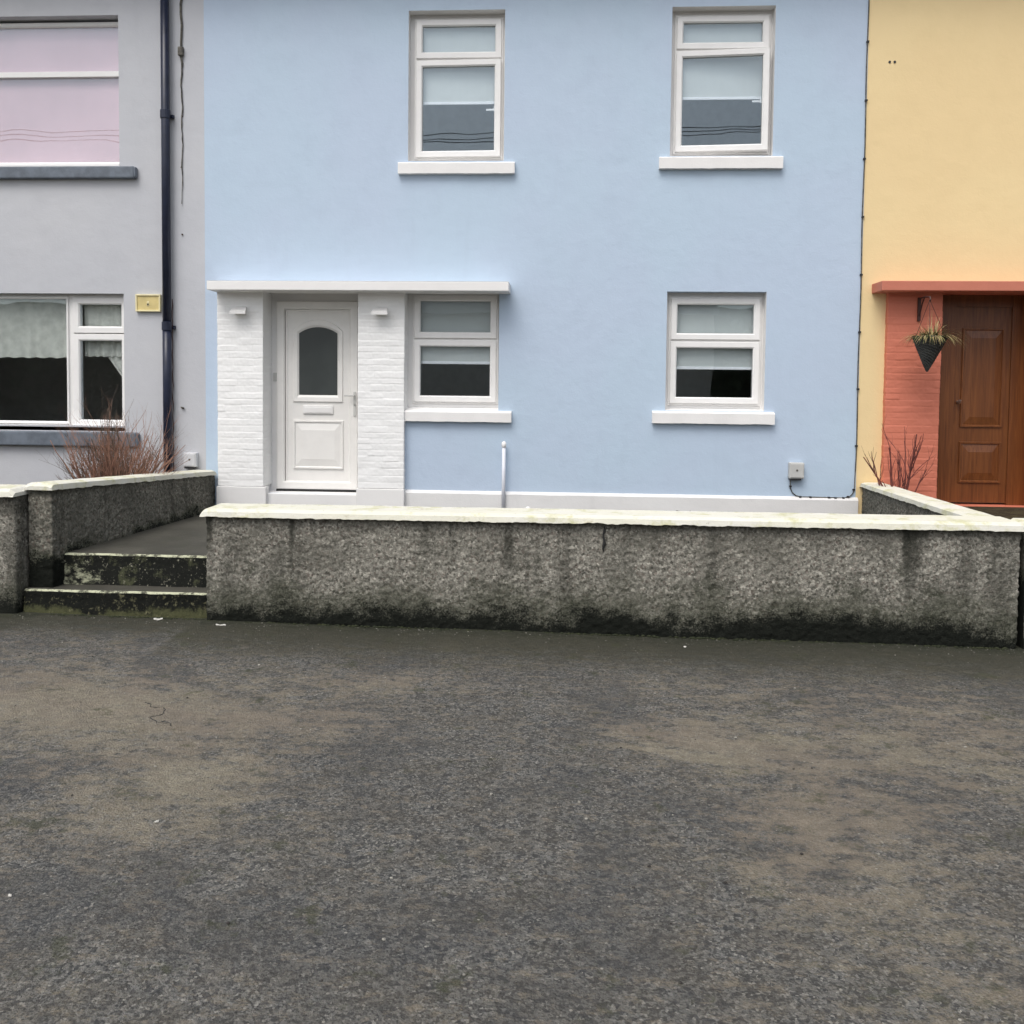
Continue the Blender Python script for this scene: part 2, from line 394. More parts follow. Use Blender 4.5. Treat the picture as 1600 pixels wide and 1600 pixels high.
# ------------------------------------------------------------------ ground
def lin(a, b, s): n = max(1, round((b-a)/s)); return [a+(b-a)*i/n for i in range(n+1)]
def road_z(x, y): return -1.94-.008*max(-8, min(8, x))
gx = [-150, -80, -40, -20, -12, -8]+lin(-6.5, 6.5, .05)+[8, 12, 20, 40, 80, 150]
gy = [-150, -80, -40, -28, -18, -14, -11]+lin(-9, -2.7, .05)+[-2.4, 0, 4, 20, 60, 150]
blobs = [(-2.75,-4.95,.9,.42,.75), (-3.4,-4.7,.8,.5,.55), (-1.76,-5.85,.42,.26,.85), (-1.95,-6.3,.5,.22,.5), (-1.1,-4.35,.75,.22,.55), (-1.56,-5.05,.9,.28,.55), (-2.2,-5.5,.7,.3,.35),
         (.75,-5.25,.42,.22,.6), (.55,-4.9,.5,.22,.45), (1.5,-5.1,1.0,.45,.5), (1.15,-6.3,.45,.6,.5), (1.25,-5.85,.4,.22,.45), (1.1,-4.2,.5,.2,.25), (-.85,-3.45,.12,.14,.5),
         (.15,-5.9,.5,.5,-.35), (-.45,-5.7,.8,.8,-.45), (-.2,-4.5,.6,.4,-.5), (-1.0,-7.0,1.6,.5,-.30), (1.9,-3.8,1.0,.35,-.1), (2.4,-4.6,.7,.7,.25), (.45,-6.9,.8,.4,-.2), (1.3,-7.1,.4,.3,.25)]
b = B(); vs = []; silt = []; damp = []
for yy in gy:
    for xx in gx:
        z = road_z(xx, yy)
        near = 1 if (-9 <= yy <= -2.7 and abs(xx) <= 6.5) else 0
        if near: z += nz(xx, yy, 0, .8)*.010+nz(xx, yy, 3, 3)*.003
        if yy > -2.69: z -= .02
        vs.append((xx, yy, z))
        v = .12+sum(k*math.exp(-((xx-a)/c_)**2-((yy-bb)/d)**2) for a, bb, c_, d, k in blobs) if abs(xx) < 9 else .2
        silt.append(v)
        dm = max(0, 1.25-(-3.0-yy)/1.05) if yy < -2.5 else 1
        if -4.3 < xx < -2.9: dm = max(0, 1.1-(-3.0-yy)/.8)
        damp.append(dm*.85)
n = len(gx)
b.smooth = True; b.add(vs, [(j*n+i, j*n+i+1, (j+1)*n+i+1, (j+1)*n+i) for j in range(len(gy)-1) for i in range(n-1)])
road = b.build('road', 'road'); tag(road, kind='structure', label='worn grey tarmac road surface with tan silt patches')
for nm, arr in (('silt', silt), ('damp', damp)):
    at = road.data.attributes.new(nm, 'FLOAT', 'POINT'); at.data.foreach_set('value', arr)
def slab(pts, z0, z1):
    n_ = len(pts); b = B(); b.add([(q[0], q[1], z0) for q in pts]+[(q[0], q[1], z1) for q in pts], [list(range(n_-1, -1, -1)), list(range(n_, 2*n_))]+[(i, (i+1) % n_, (i+1) % n_+n_, i+n_) for i in range(n_)]); return b
tag(slab([(-4.30, -2.62), (3.3, -2.62), (3.3, -.03), (-4.05, -.03)], -1.75, -1.453).build('path', 'path'), kind='structure', label='damp concrete path between garden walls and blue house')
tag(slab([(-12, -2.8), (-4.42, -2.8), (-4.18, -.03), (-12, -.03)], -1.9, -1.30).build('garden_soil', 'soil'), kind='structure', label='bare soil of the grey house garden')
tag(B().box(3.3, 12, -2.8, -.03, -1.9, -1.25).build('garden_soil', 'soil'), kind='structure', label='bare soil of the yellow house garden')

# ------------------------------------------------------------------ house shells
def rooms(x0, x1, parent, y0=.35):
    b = B(); z0, z1, y1 = -1.25, 5.0, 4.2; zm = 1.55
    for a, c_ in ((z0, zm-.15), (zm+.1, z1)):
        b.add([(x0,y0,a),(x1,y0,a),(x1,y1,a),(x0,y1,a),(x0,y0,c_),(x1,y0,c_),(x1,y1,c_),(x0,y1,c_)],
              [(0,1,2,3),(4,7,6,5),(2,6,7,3),(1,5,6,2),(3,7,4,0)])
    return b.build('room', 'room', parent)
def outer(x0, x1, parent, mat):
    b = B(); b.add([(x0,.35,-1.9),(x1,.35,-1.9),(x1,7,-1.9),(x0,7,-1.9),(x0,.35,5),(x1,.35,5),(x1,7,5),(x0,7,5)], [(2,3,7,6),(1,2,6,5),(3,0,4,7)])
    return b.build('rear_wall', mat, parent)
def roof(x0, x1, parent):
    b = B(); ym = 3.6
    pts = [(-.45, 5.0), (ym, 7.2), (7.5, 5.0), (7.5, 4.88), (-.45, 4.88)]
    n_ = len(pts); a = [(x0, q[0], q[1]) for q in pts]; c_ = [(x1, q[0], q[1]) for q in pts]
    b.add(a+c_, [list(range(n_)), list(range(2*n_-1, n_-1, -1))]+[(i, (i+1) % n_, (i+1) % n_+n_, i+n_) for i in range(n_)])
    o = b.build('roof', 'roof', parent)
    t = B().tube([(x0, -.52, 4.95), (x1, -.52, 4.95)], .06, 10); t.build('gutter', 'navy', o)

def bricks(path, z0, z1, seed, course=.072, blen=.215, amp=.58):
    rnd = random.Random(seed); rows = []; z = z0
    while z < z1: h = course*rnd.uniform(.85, 1.15); rows.append((z, z+h, rnd.uniform(0, blen), rnd.random())); z += h
    offs = {}
    def disp(u, z):
        for ri, (a, c_, o, q) in enumerate(rows):
            if z < c_ or ri == len(rows)-1: break
        L = blen*(.8+.5*q); ku = (u+o+.012*nz(u, z, 0, 9))/L; k = math.floor(ku)
        key = (ri, k)
        if key not in offs: offs[key] = (rnd.uniform(-.0035, .0035), rnd.uniform(-.0022, .0022), rnd.uniform(-.06, .06))
        o1, tilt, _ = offs[key]
        fu = (ku-k)*L; du = min(fu, L-fu); zz = z+.005*nz(u, z, 5, 7); dz = min(zz-a, c_-zz)
        e = min(1, max(0, dz/.008))*(.72+.28*min(1, max(0, du/.009)))
        return amp*(-.0045+.0045*e+o1*.75*e+tilt*((zz-a)/(c_-a)*2-1)*e)+.0016*nz(u, z, 1, 30)+.003*nz(u, z, 4, 7)
    return wrap_wall(path, lambda x, y: z0, lambda x, y: z1, .0085, disp, .0075)

def bars(b, x0, x1, z0, z1, wd, y0, y1, bev=.004):
    b.box(x0, x1, y0, y1, z0, z0+wd, bev); b.box(x0, x1, y0, y1, z1-wd, z1, bev)
    b.box(x0, x0+wd, y0+.001, y1, z0+wd*.5, z1-wd*.5, bev); b.box(x1-wd, x1, y0+.001, y1, z0+wd*.5, z1-wd*.5, bev)
def mitre(b, x0, x1, z0, z1, wd, y0, y1, ch=.008):
    """picture-frame section with a sloped inner bead"""
    o = [(x0,z0),(x1,z0),(x1,z1),(x0,z1)]
    def ring(d): return [(x0+d,z0+d),(x1-d,z0+d),(x1-d,z1-d),(x0+d,z1-d)]
    prof = [(0, y1), (0, y0+.004), (.004, y0), (wd-.014, y0), (wd, y0+.014), (wd, y1)]
    vs = []
    for d, yy in prof: vs += [(q[0], yy, q[1]) for q in ring(d)]
    fs = []
    for k in range(len(prof)-1):
        for i in range(4): j = (i+1) % 4; fs.append((k*4+i, k*4+j, (k+1)*4+j, (k+1)*4+i))
    b.add(vs, fs)
def rot_about(o, px, py, ang):
    """turn an object's mesh about a vertical hinge"""
    off = world_loc(o.parent) if o.parent else Vector((0, 0, 0)); off = off+o.location
    R_ = Matrix.Rotation(ang, 4, 'Z'); piv = Vector((px-off.x, py-off.y, 0))
    for v in o.data.vertices: v.co = R_ @ (v.co-piv)+piv
def window(parent, x0, x1, z0, z1, zt, wy=.12, ajar=0., sill=None, mat='upvc', sillmat='sill', handle=False, label=None):
    """outer frame with transom, a small top light and a larger lower sash"""
    b = B(); mitre(b, x0, x1, z0, z1, .040, wy, wy+.07); b.box(x0+.03, x1-.03, wy+.003, wy+.065, zt-.018, zt+.018, .003)
    win = b.build('window', mat, parent)
    if label: win['label'] = label
    for a, c_, name in ((zt+.012, z1-.022, 'top_light'), (z0+.022, zt-.012, 'sash')):
        b = B(); xa, xb = x0+.022, x1-.022
        mitre(b, xa, xb, a, c_, .070, wy-.022, wy+.05); o = b.build(name, mat, win)
        gb = B().box(xa+.064, xb-.064, wy+.012, wy+.020, a+.064, c_-.064); gl = gb.build('pane', 'glass', win)
        rb = B(); bars(rb, xa+.064, xb-.064, a+.064, c_-.064, .008, wy+.004, wy+.012, 0); rub = rb.build('gasket', 'gasket', win)
        parts = [o, gl, rub]
        if name == 'sash' and handle:
            hb = B(); hz = (a+c_)/2+.0
            hb.box(xb-.17, xb-.066, wy+.051, wy+.058, hz-.011, hz+.011, .004); hb.box(xb-.085, xb-.045, wy+.049, wy+.058, hz-.02, hz+.04, .003)
            parts.append(hb.build('handle', 'upvc', win))
        if name == 'sash' and ajar:
            for q in parts: rot_about(q, xa, wy, -ajar)
    # plaster bead round the frame closes the gap to the reveal
    if sill:
        a, c_, zb, zt_, yf = sill
        b = B(); n_ = max(2, int((c_-a)/.03)); prof = [(.16, zb), (yf, zb), (yf, zt_-.012), (yf+.01, zt_), (wy+.01, zt_+.035)]
        vs = []; fs = []
        for i in range(n_+1):
            x = a+(c_-a)*i/n_
            for k, (yy, zz) in enumerate(prof):
                vs.append((x, yy+(.003*nz(x, k, z0, 6) if k else 0), zz+.004*nz(x, k*3, z0, 5)+(.004*nz(x, 3, z0, 22) if k in (0, 1) else 0)))
        m_ = len(prof)
        for i in range(n_):
            for k in range(m_-1): fs.append((i*m_+k, i*m_+k+1, (i+1)*m_+k+1, (i+1)*m_+k))
        fs += [list(range(m_-1, -1, -1)), list(range(n_*m_, n_*m_+m_))]
        b.add(vs, fs); b.build('sill', sillmat, win)
    return win

# ================================================================== blue house
BX0, BX1 = -4.10, 3.19
blue = empty('blue_house', (-.4, 0, -1.45), 'pale blue rendered terraced house with white door surround and four white windows', 'house')
b = B()
wall_sheet(b, BX0, BX1, -1.9, 4.95, 0, [(-3.43, -2.31, -1.24, 1.06, 1, 1), (-1.815, -.752, -.29, 1.06, 1, 1), (1.100, 2.178, -.245, 1.062, 1, 0),
            (-1.785, -.718, 2.49, 4.13, 1, 1), (1.100, 2.205, 2.53, 4.13, 1, 1)], .35)
b.build('wall', ['blue', 'white'], blue)
rooms(BX0+.1, BX1-.1, blue); outer(BX0, BX1, blue, 'blue'); roof(BX0, BX1, blue)
# plinth, proud of the wall, with a small bevelled top; broken at the door step
b = B()
def plinth(b, x0, x1, y, z1, zs=0.):
    n_ = max(1, int((x1-x0)/.05)); prof = [(0, -1.9), (y, -1.9), (y, z1-.02), (y+.018, z1), (-.0, z1+.012)]
    vs = []; m_ = len(prof)
    for i in range(n_+1):
        x = x0+(x1-x0)*i/n_
        for k, (yy, zz) in enumerate(prof): vs.append((x, yy-(.003*nz(x, k, 0, 5) if 0 < k < 4 else 0), zz+(.004*nz(x, k, 9, 3) if k > 1 else 0)))
    fs = [(i*m_+k, i*m_+k+1, (i+1)*m_+k+1, (i+1)*m_+k) for i in range(n_) for k in range(m_-1)]
    fs += [list(range(m_-1, -1, -1)), list(range(n_*m_, n_*m_+m_))]
    b.add(vs, fs)
plinth(b, -1.80, BX1+.02, -.035, -1.19)
pl = b.build('plinth', 'plinth', blue)
# flaking line low on the plinth
fl = B(); pts = [(1.125+.03*i, -.041-.004*math.sin(i*1.3), -1.372+.018*math.sin(i*1.35+2.2)+.006*nz(i, 0, 0, 1.7)) for i in range(11)]
fl.tube(pts, [.003, .006, .009, .007, .005, .007, .010, .008, .006, .005, .002], 6); fl.build('paint_crack', 'cable_grey', pl)
# brick pillars and their bases
for (xa, xb, sd_) in ((-3.930, -3.405, 3), (-2.325, -1.800, 8)):
    b = bricks([(xa, .0), (xa, -.08), (xb, -.08), (xb, .24 if xa < -3 else .14)], -1.16, 1.032, sd_)
    pil = b.build('pillar', 'white_brick', blue)
    bb = B(); plx = xa+.0; bb.box(xa-.012, xb+(.035 if xa < -3 else .006), -.100, -.0, -1.9, -1.165, .008)
    bb.build('pillar_base', 'white', pil)
# door step block and recess panel round the frame
B().box(-3.43+.012, -2.31, -.045, .30, -1.9, -1.243, .008).build('door_step', 'white', blue)
b = B(); b.box(-3.43, -3.336, .22, .30, -1.24, .955); b.box(-3.43, -2.31, .22, .30, .955, 1.06); b.box(-2.391, -2.31, .22, .30, -1.24, .955)
b.build('door_surround', 'white', blue)
# canopy slab over door and window
b = B(); b.box(-3.950, -.628, -.325, .02, 1.026, 1.122, .006); b.prism([(-3.950, 1.124), (-.628, 1.124), (-.628, 1.127), (-3.950, 1.127)], -.322, .01)
can = b.build('canopy', 'sill', blue)
# front door
dr = B(); DY = .19
mitre(dr, -3.237, -2.470, -1.150, .857, .030, DY+.012, DY+.05)
b_x0, b_x1 = -3.215, -2.492
# leaf face with an arched glazing hole
def arch(x0, x1, z0, zs, zt, n_=16):
    cx = (x0+x1)/2; hw = (x1-x0)/2; rise = zt-zs; R_ = (hw*hw+rise*rise)/(2*rise); a0 = math.asin(hw/R_)
    return [(x0, z0), (x1, z0)]+[(cx+R_*math.sin(a0-2*a0*i/n_), zt-R_+R_*math.cos(a0-2*a0*i/n_)) for i in range(n_+1)]
def arch_ring(b, o, i_, ya, yb):
    n_ = len(o); b.add([(q[0], ya, q[1]) for q in o]+[(q[0], yb, q[1]) for q in i_], [(k, (k+1) % n_, (k+1) % n_+n_, k+n_) for k in range(n_)])
hole = arch(-3.078, -2.637, -.118, .585, .655)
mid_ = arch(-3.100, -2.615, -.150, .600, .680)
outm = arch(-3.150, -2.565, -.205, .610, .745)
sq = [(b_x0, -1.128), (b_x1, -1.128)]+[(b_x1+(b_x0-b_x1)*i/16, .835) for i in range(17)]
arch_ring(dr, sq, outm, DY+.024, DY+.024)
arch_ring(dr, outm, arch(-3.142, -2.573, -.197, .606, .737), DY+.024, DY+.006); arch_ring(dr, arch(-3.142, -2.573, -.197, .606, .737), mid_, DY+.006, DY+.010)
arch_ring(dr, mid_, hole, DY+.010, DY+.032)
door = dr.build('door', 'upvc_cream', blue)
fo = B(); mitre(fo, -3.336, -2.391, -1.215, .952, .092, DY-.008, DY+.09); fo.build('door_frame', 'upvc_cream', door)
th = B(); th.box(-3.34, -2.388, DY-.02, DY+.05, -1.2425, -1.2155); th.build('threshold', 'gasket', door)
B().prism(arch(-3.085, -2.630, -.125, .590, .662), DY+.028, DY+.036).build('pane', 'frost', door)
def raised(b, x0, x1, z0, z1, y):
    r0 = [(x0,z0),(x1,z0),(x1,z1),(x0,z1)]
    def ins(dx, dz): return [(x0+dx,z0+dz),(x1-dx,z0+dz),(x1-dx,z1-dz),(x0+dx,z1-dz)]
    pr = [(0, 0, y), (.004, .004, y-.016), (.020, .020, y-.016), (.030, .030, y-.002), (.090, .105, y-.014), (.098, .113, y-.016)]
    vs = []
    for dx, dz, yy in pr: vs += [(q[0], yy, q[1]) for q in ins(dx, dz)]
    fs = [(k*4+i, k*4+(i+1) % 4, (k+1)*4+(i+1) % 4, (k+1)*4+i) for k in range(len(pr)-1) for i in range(4)]
    fs.append([(len(pr)-1)*4+i for i in range(4)]); b.add(vs, fs)
rp = B(); raised(rp, -3.150, -2.560, -.980, -.415, DY+.024); rp.build('lower_panel', 'upvc_cream', door)
lb = B(); lb.box(-3.032, -2.680, DY+.006, DY+.024, -.340, -.243, .006); lb.box(-3.012, -2.700, DY+.001, DY+.01, -.328, -.262, .004); lb.build('letter_slot', 'upvc', door)
hb = B(); hb.box(-2.435, -2.405, DY-.022, DY-.008, -.36, -.08, .004); hb.tube([(-2.42, DY-.02, -.125), (-2.42, DY-.055, -.125), (-2.53, DY-.055, -.125)], .008, 8)
hb.build('handle', 'meter', door); B().tube([(-2.42, DY-.032, -.225), (-2.42, DY-.018, -.225)], .011, 10).build('lock', 'metal', door)
B().box(-3.385, -3.345, .208, .220, .03, .13, .004).build('door_bell', 'meter', blue)

window(blue, -1.744, -.768, -.205, 1.045, .525, sill=(-1.805, -.601, -.400, -.285, -.062), label='white window beside the front door under the canopy')
window(blue, 1.137, 2.158, -.190, 1.020, .530, sill=(.955, 2.284, -.387, -.262, -.062), label='ground floor white window alone on the blue wall')
window(blue, -1.738, -.742, 2.535, 4.09, 3.635, sill=(-1.888, -.594, 2.342, 2.465, -.062), handle=True, ajar=math.radians(1.8), label='upstairs white window above the canopy')
window(blue, 1.145, 2.185, 2.58, 4.09, 3.705, sill=(.982, 2.308, 2.385, 2.512, -.062), handle=True, ajar=math.radians(4.2), label='upstairs white window above the lone lower one, sash ajar')
# mortar beds that fill the strip between frames and reveals
for (a, c_, d, e, fx0, fx1, fz0) in ((-1.815, -.752, -.29, 1.06, -1.744, -.768, -.205), (1.100, 2.178, -.245, 1.062, 1.137, 2.158, -.190),
                                (-1.785, -.718, 2.49, 4.13, -1.738, -.742, 2.535), (1.100, 2.205, 2.53, 4.13, 1.145, 2.185, 2.58)):
    b = B(); b.box(a-.01, fx0+.004, .135, .19, d, e); b.box(fx1-.004, c_+.01, .135, .19, d, e); b.box(a, c_, .138, .188, d-.02, fz0+.004); b.box(a, c_, .138, .188, e-.045, e+.01)
    b.build('window_surround', 'white', blue)

def blind(x0, x1, z0, z1, label, mat='blind', yb=.192, group=None):
    o = empty('roller_blind', ((x0+x1)/2, yb, z1), label, 'blind', group)
    b = B(); n_ = 10; vs = []
    for i in range(n_+1):
        x = x0+(x1-x0)*i/n_
        for z in (z0, z1): vs.append((x, yb+.002*math.sin(i*1.7), z))
    b.add(vs, [(i*2, i*2+2, i*2+3, i*2+1) for i in range(n_)]); b.build('fabric', mat, o)
    B().tube([(x0, yb+.02, z1), (x1, yb+.02, z1)], .022, 10).build('roller', 'blind_bar', o)
    B().box(x0, x1, yb-.010, yb+.006, z0-.012, z0+.018, .003).build('bottom_bar', 'blind_bar', o)
G4 = 'white roller blinds half drawn inside the blue house windows'
blind(-1.78, -.76, .260, 1.03, 'half drawn white blind inside the window beside the white door', group=G4)
blind(1.11, 2.17, .225, 1.04, 'half drawn white blind inside the lower window alone on the blue wall', group=G4)
blind(-1.76, -.73, 3.175, 4.10, 'half drawn white blind inside the upstairs window above the canopy', group=G4)
blind(1.12, 2.19, 3.205, 4.10, 'half drawn white blind inside the upstairs window with the ajar sash', group=G4)

# ================================================================== grey house
grey = empty('grey_house', (-8, 0, -1.45), 'grey rendered terraced house left of the blue one, with slate grey sills', 'house')
b = B(); wall_sheet(b, -11, BX0, -1.9, 4.95, 0, [(-8.0, -5.052, -.50, 1.012, 1, 0), (-8.0, -5.085, 2.45, 4.13, 1, 0)], .35)
b.build('wall', ['grey', 'white'], grey); rooms(-10.9, BX0-.1, grey); outer(-11, BX0, grey, 'grey'); roof(-11, BX0, grey)
b = B(); wy = .11
b.box(-8, -5.056, wy, wy+.07, -.50, -.462, .003); b.box(-8, -5.056, wy, wy+.07, .955, 1.012, .003)
b.box(-5.762, -5.700, wy-.004, wy+.07, -.47, .96, .004); b.box(-7.40, -7.34, wy-.004, wy+.07, -.47, .96, .004)
wg = b.build('window', 'upvc', grey); wg['label'] = 'wide white ground floor window with net curtains'
for (xa, xb, za, zb) in ((-5.704, -5.052, .566, .975), (-5.704, -5.052, -.515, .556), (-7.344, -5.758, -.49, .985)):
    b = B(); mitre(b, xa, xb, za, zb, .078 if xb > -5.5 else .03, wy-.024, wy+.05); b.build('sash', 'upvc', wg)
    k = .070 if xb > -5.5 else .024
    B().box(xa+k, xb-k, wy+.01, wy+.018, za+k, zb-k).build('pane', 'glass', wg)
def slate_sill(x1, z0, z1, par):
    b = B(); b.box(-8.2, x1-.02, -.075, .12, z0, z1, .014); b.box(x1-.06, x1, -.068, -.002, z0+.006, z1-.004, .02); b.build('sill', 'slate', par)
slate_sill(-4.868, -.735, -.572, wg)
B().box(-8, -5.05, .0, .12, -.565, -.515, .004).build('sill_upstand', 'upvc', wg)
b = B(); mitre(b, -8, -5.092, 2.475, 4.10, .05, wy, wy+.07); b.box(-7.96, -5.13, wy-.006, wy+.07, 3.485, 3.545, .003)
b.box(-8, -5.09, .0, .10, 2.437, 2.475, .004)
wu = b.build('window', 'upvc', grey); wu['label'] = 'upstairs window with a pink blind'
for za, zb in ((2.525, 3.485), (3.545, 4.05)): B().box(-7.95, -5.137, wy+.03, wy+.038, za, zb).build('pane', 'glass', wu)
slate_sill(-4.868, 2.302, 2.434, wu)
blind(-7.9, -5.10, 2.50, 4.06, 'pink blind fully drawn inside the upstairs window of the grey house', 'pink', .175)
# net curtains
def curtain(pts_top, pts_bot, y, wav, label, name='net_curtain', n_=70):
    b = B(); b.smooth = True; vs = []; rows_ = 6
    for i in range(n_+1):
        t = i/n_; s_ = t*(len(pts_top)-1); k = min(int(s_), len(pts_top)-2); f = s_-k
        a = [pts_top[k][q]*(1-f)+pts_top[k+1][q]*f for q in (0, 1)]; c_ = [pts_bot[k][q]*(1-f)+pts_bot[k+1][q]*f for q in (0, 1)]
        for j in range(rows_+1):
            g_ = j/rows_; x = a[0]*(1-g_)+c_[0]*g_; z = a[1]*(1-g_)+c_[1]*g_
            vs.append((x, y+wav*math.sin(i*.62+.9*math.sin(i*.31))*(.4+.6*g_), z+.006*math.sin(i*.62)*g_))
    m_ = rows_+1; b.add(vs, [(i*m_+j, i*m_+j+1, (i+1)*m_+j+1, (i+1)*m_+j) for i in range(n_) for j in range(rows_)])
    return tag(b.build(name, 'net'), label, 'curtain')
curtain([(-5.62, .98), (-5.02, .98)], [(-5.62, .30), (-5.02, .30)], .195, .012, 'gathered net valance across the top of the right hand pane of the grey house')
curtain([(-7.3, .98), (-5.76, .98)], [(-7.3, .28), (-5.76, .28)], .20, .008, 'flat net curtain across the wide left pane of the grey house', n_=90)
curtain([(-5.40, .36), (-5.02, .36)], [(-5.06, -.12), (-5.00, -.17)], .215, .010, 'net curtain swept diagonally aside behind the valance', n_=26)

# ================================================================== yellow house
yel = empty('yellow_house', (7, 0, -1.45), 'yellow rendered terraced house with terracotta porch, right of the blue one', 'house')
b = B(); wall_sheet(b, BX1, 12, -1.9, 4.95, 0, [(4.02, 5.10, -1.26, 1.06, 1, 1)], .35)
b.build('wall', ['yellow', 'red_brick'], yel); rooms(BX1+.1, 11.9, yel); outer(BX1, 12, yel, 'yellow'); roof(BX1, 12, yel)
for xa, xb, sd_ in ((3.455, 4.028, 21), (5.05, 5.62, 22)):
    bricks([(xa, 0), (xa, -.07), (xb, -.07), (xb, .2)], -1.45, 1.052, sd_, amp=.70).build('pillar', 'red_brick', yel)
b = B(); b.box(3.300, 5.95, -.32, .01, 1.048, 1.150, .008); b.build('canopy', 'terra', yel)
b = B(); b.box(4.02, 4.30, .22, .30, -1.26, 1.06, .004); b.box(4.90, 5.10, .22, .30, -1.26, 1.06, .004); b.box(4.30, 4.90, .222, .30, .93, 1.06, .004)
b.box(4.30, 4.90, .24, .29, -1.24, .93)
yd = b.build('door', 'wood', yel); yd['label'] = 'brown wooden front door under the terracotta canopy'
for za, zb in ((-1.02, -.56), (-.40, .70)):
    b = B(); raised(b, 4.375, 4.83, za, zb, .24); b.build('door_panel', 'wood', yd)
B().tube([(4.345, .235, -.12), (4.345, .18, -.12), (4.345, .17, -.10)], .016, 10).build('handle', 'metal', yd)
B().box(4.0, 5.12, -.06, .30, -1.9, -1.262, .01).build('door_step', 'terra', yel)
for x in (3.419, 3.472): B().tube([(x, -.006, 3.516), (x, .01, 3.516)], .014, 8).build('fixing_hole', 'black', yel)

# ================================================================== boundary walls
def pebble(u, z): return .0075*nz(u, z, 0, 46)+.009*nz(u, z, 2, 24)+.004*nz(u, z, 7, 3)
def coping(b, p0, p1, prof, step=.02, seed=0., chip=.008, endcap=.03):
    """profile (across, up) swept from p0 to p1; the two underside points are ragged; across is to the left of travel"""
    p0, p1 = Vector(p0), Vector(p1); d = p1-p0; L = d.length; d.normalize(); side = Vector((-d.y, d.x, 0)).normalized()
    n_ = int(L/step); vs = []; m_ = len(prof); mid = sum(q[0] for q in prof)/m_
    for i in range(n_+1):
        t = i/n_*L; e = min(1, t/.03, (L-t)/.03)
        for k, (a, h) in enumerate(prof):
            rag = chip*nz(t, seed, 0, 9)+chip*.9*nz(t, seed, 3, 27) if k in (0, m_-1) else .0025*nz(t, seed+k, 0, 5)
            if k in (0, m_-1) and nz(t, seed, 8, 4) > .25: rag += .010*nz(t, seed, 8, 4)
            up = h+rag-(1-e)*(.03 if 0 < k < m_-1 else 0)*(h > 0)
            vs.append(p0+d*t+side*(a+.003*nz(t, k, seed, 7))+Vector((0, 0, up)))
    fs = [(i*m_+k, i*m_+(k+1) % m_, (i+1)*m_+(k+1) % m_, (i+1)*m_+k) for i in range(n_) for k in range(m_)]
    fs += [list(range(m_-1, -1, -1)), list(range(n_*m_, n_*m_+m_))]
    b.add(vs, fs); return b
# front wall, x -2.87..3.47, front face y=-3.0
fwall = empty('boundary_wall', (.3, -2.87, -1.94), 'long low pebbledash wall in front of the blue house, cream coping, black moss at its foot', 'wall', 'low garden walls')
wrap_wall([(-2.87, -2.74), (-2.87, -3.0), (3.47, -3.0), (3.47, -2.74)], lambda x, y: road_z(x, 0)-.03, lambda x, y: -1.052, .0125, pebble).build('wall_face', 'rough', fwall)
B().box(-2.862, 3.462, -2.985, -2.73, -1.96, -1.06).build('wall_core', 'rough_side', fwall)
b = B(); coping(b, (-2.905, -2.86, -1.065), (3.50, -2.86, -1.055), [(-.195, 0), (-.185, .040), (-.150, .062), (.165, .064), (.175, .006)], seed=1.3, chip=.006)
b.build('coping', 'coping', fwall)
ck = B(); ck.tube([(.312+.006*math.sin(i*1.4), -3.008, -1.085-.022*i) for i in range(10)], [.006, .007, .009, .006, .007, .010, .012, .011, .008, .003], 6); ck.build('crack', 'gasket', fwall)
# left wall from the house to the steps
LA, LB = Vector((-3.985, -.03, 0)), Vector((-4.235, -2.86, 0))
lw = empty('boundary_wall', (-4.15, -1.4, -1.50), 'weathered pebbledash wall between path and bare shrub, left of the steps', 'wall', 'low garden walls')
def ltop(x, y): return -1.035+(-y)/2.86*.155
ld = (LB-LA).normalized(); ls = Vector((ld.y, -ld.x, 0))*1   # toward -x side
LA2, LB2 = LA+Vector((-.20, 0, 0)), LB+Vector((-.20, 0, 0))
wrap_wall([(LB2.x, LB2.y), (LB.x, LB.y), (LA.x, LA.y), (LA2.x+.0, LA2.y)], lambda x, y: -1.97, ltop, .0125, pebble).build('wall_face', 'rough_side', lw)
b = B(); b.add([(LA.x-.01,LA.y,-1.97),(LB.x-.01,LB.y+.01,-1.97),(LB2.x,LB2.y+.01,-1.97),(LA2.x,LA2.y,-1.97),(LA.x-.01,LA.y,-1.05),(LB.x-.01,LB.y+.01,-.90),(LB2.x,LB2.y+.01,-.90),(LA2.x,LA2.y,-1.05)],
      [(0,1,2,3),(7,6,5,4),(0,4,5,1),(1,5,6,2),(2,6,7,3),(3,7,4,0)]); b.build('wall_core', 'rough_side', lw)
b = B(); coping(b, ((LB.x+LB2.x)/2, LB.y-.03, ltop(0, LB.y)-.012), ((LA.x+LA2.x)/2, LA.y+.01, ltop(0, LA.y)-.012),
       [(.125, 0), (.120, .045), (.08, .058), (-.08, .058), (-.120, .045), (-.125, 0)], seed=5.2, chip=.006)
b.build('coping', 'coping', lw)
# right wall from the yellow/blue seam to the front wall
rw = empty('boundary_wall', (3.36, -1.4, -1.50), 'dark streaked pebbledash wall between the blue and yellow houses, sloping cream coping', 'wall', 'low garden walls')
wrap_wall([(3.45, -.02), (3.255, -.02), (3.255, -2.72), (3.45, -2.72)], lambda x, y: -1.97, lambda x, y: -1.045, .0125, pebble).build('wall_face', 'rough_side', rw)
B().box(3.27, 3.44, -2.71, -.04, -1.97, -1.05).build('wall_core', 'rough_side', rw)
b = B(); coping(b, (3.35, -2.70, -1.052), (3.35, -.0, -1.058), [(.120, 0), (.115, .040), (.075, .054), (-.10, .054), (-.120, .045), (-.125, 0)], seed=9.1, chip=.006)
b.build('coping', 'coping', rw)
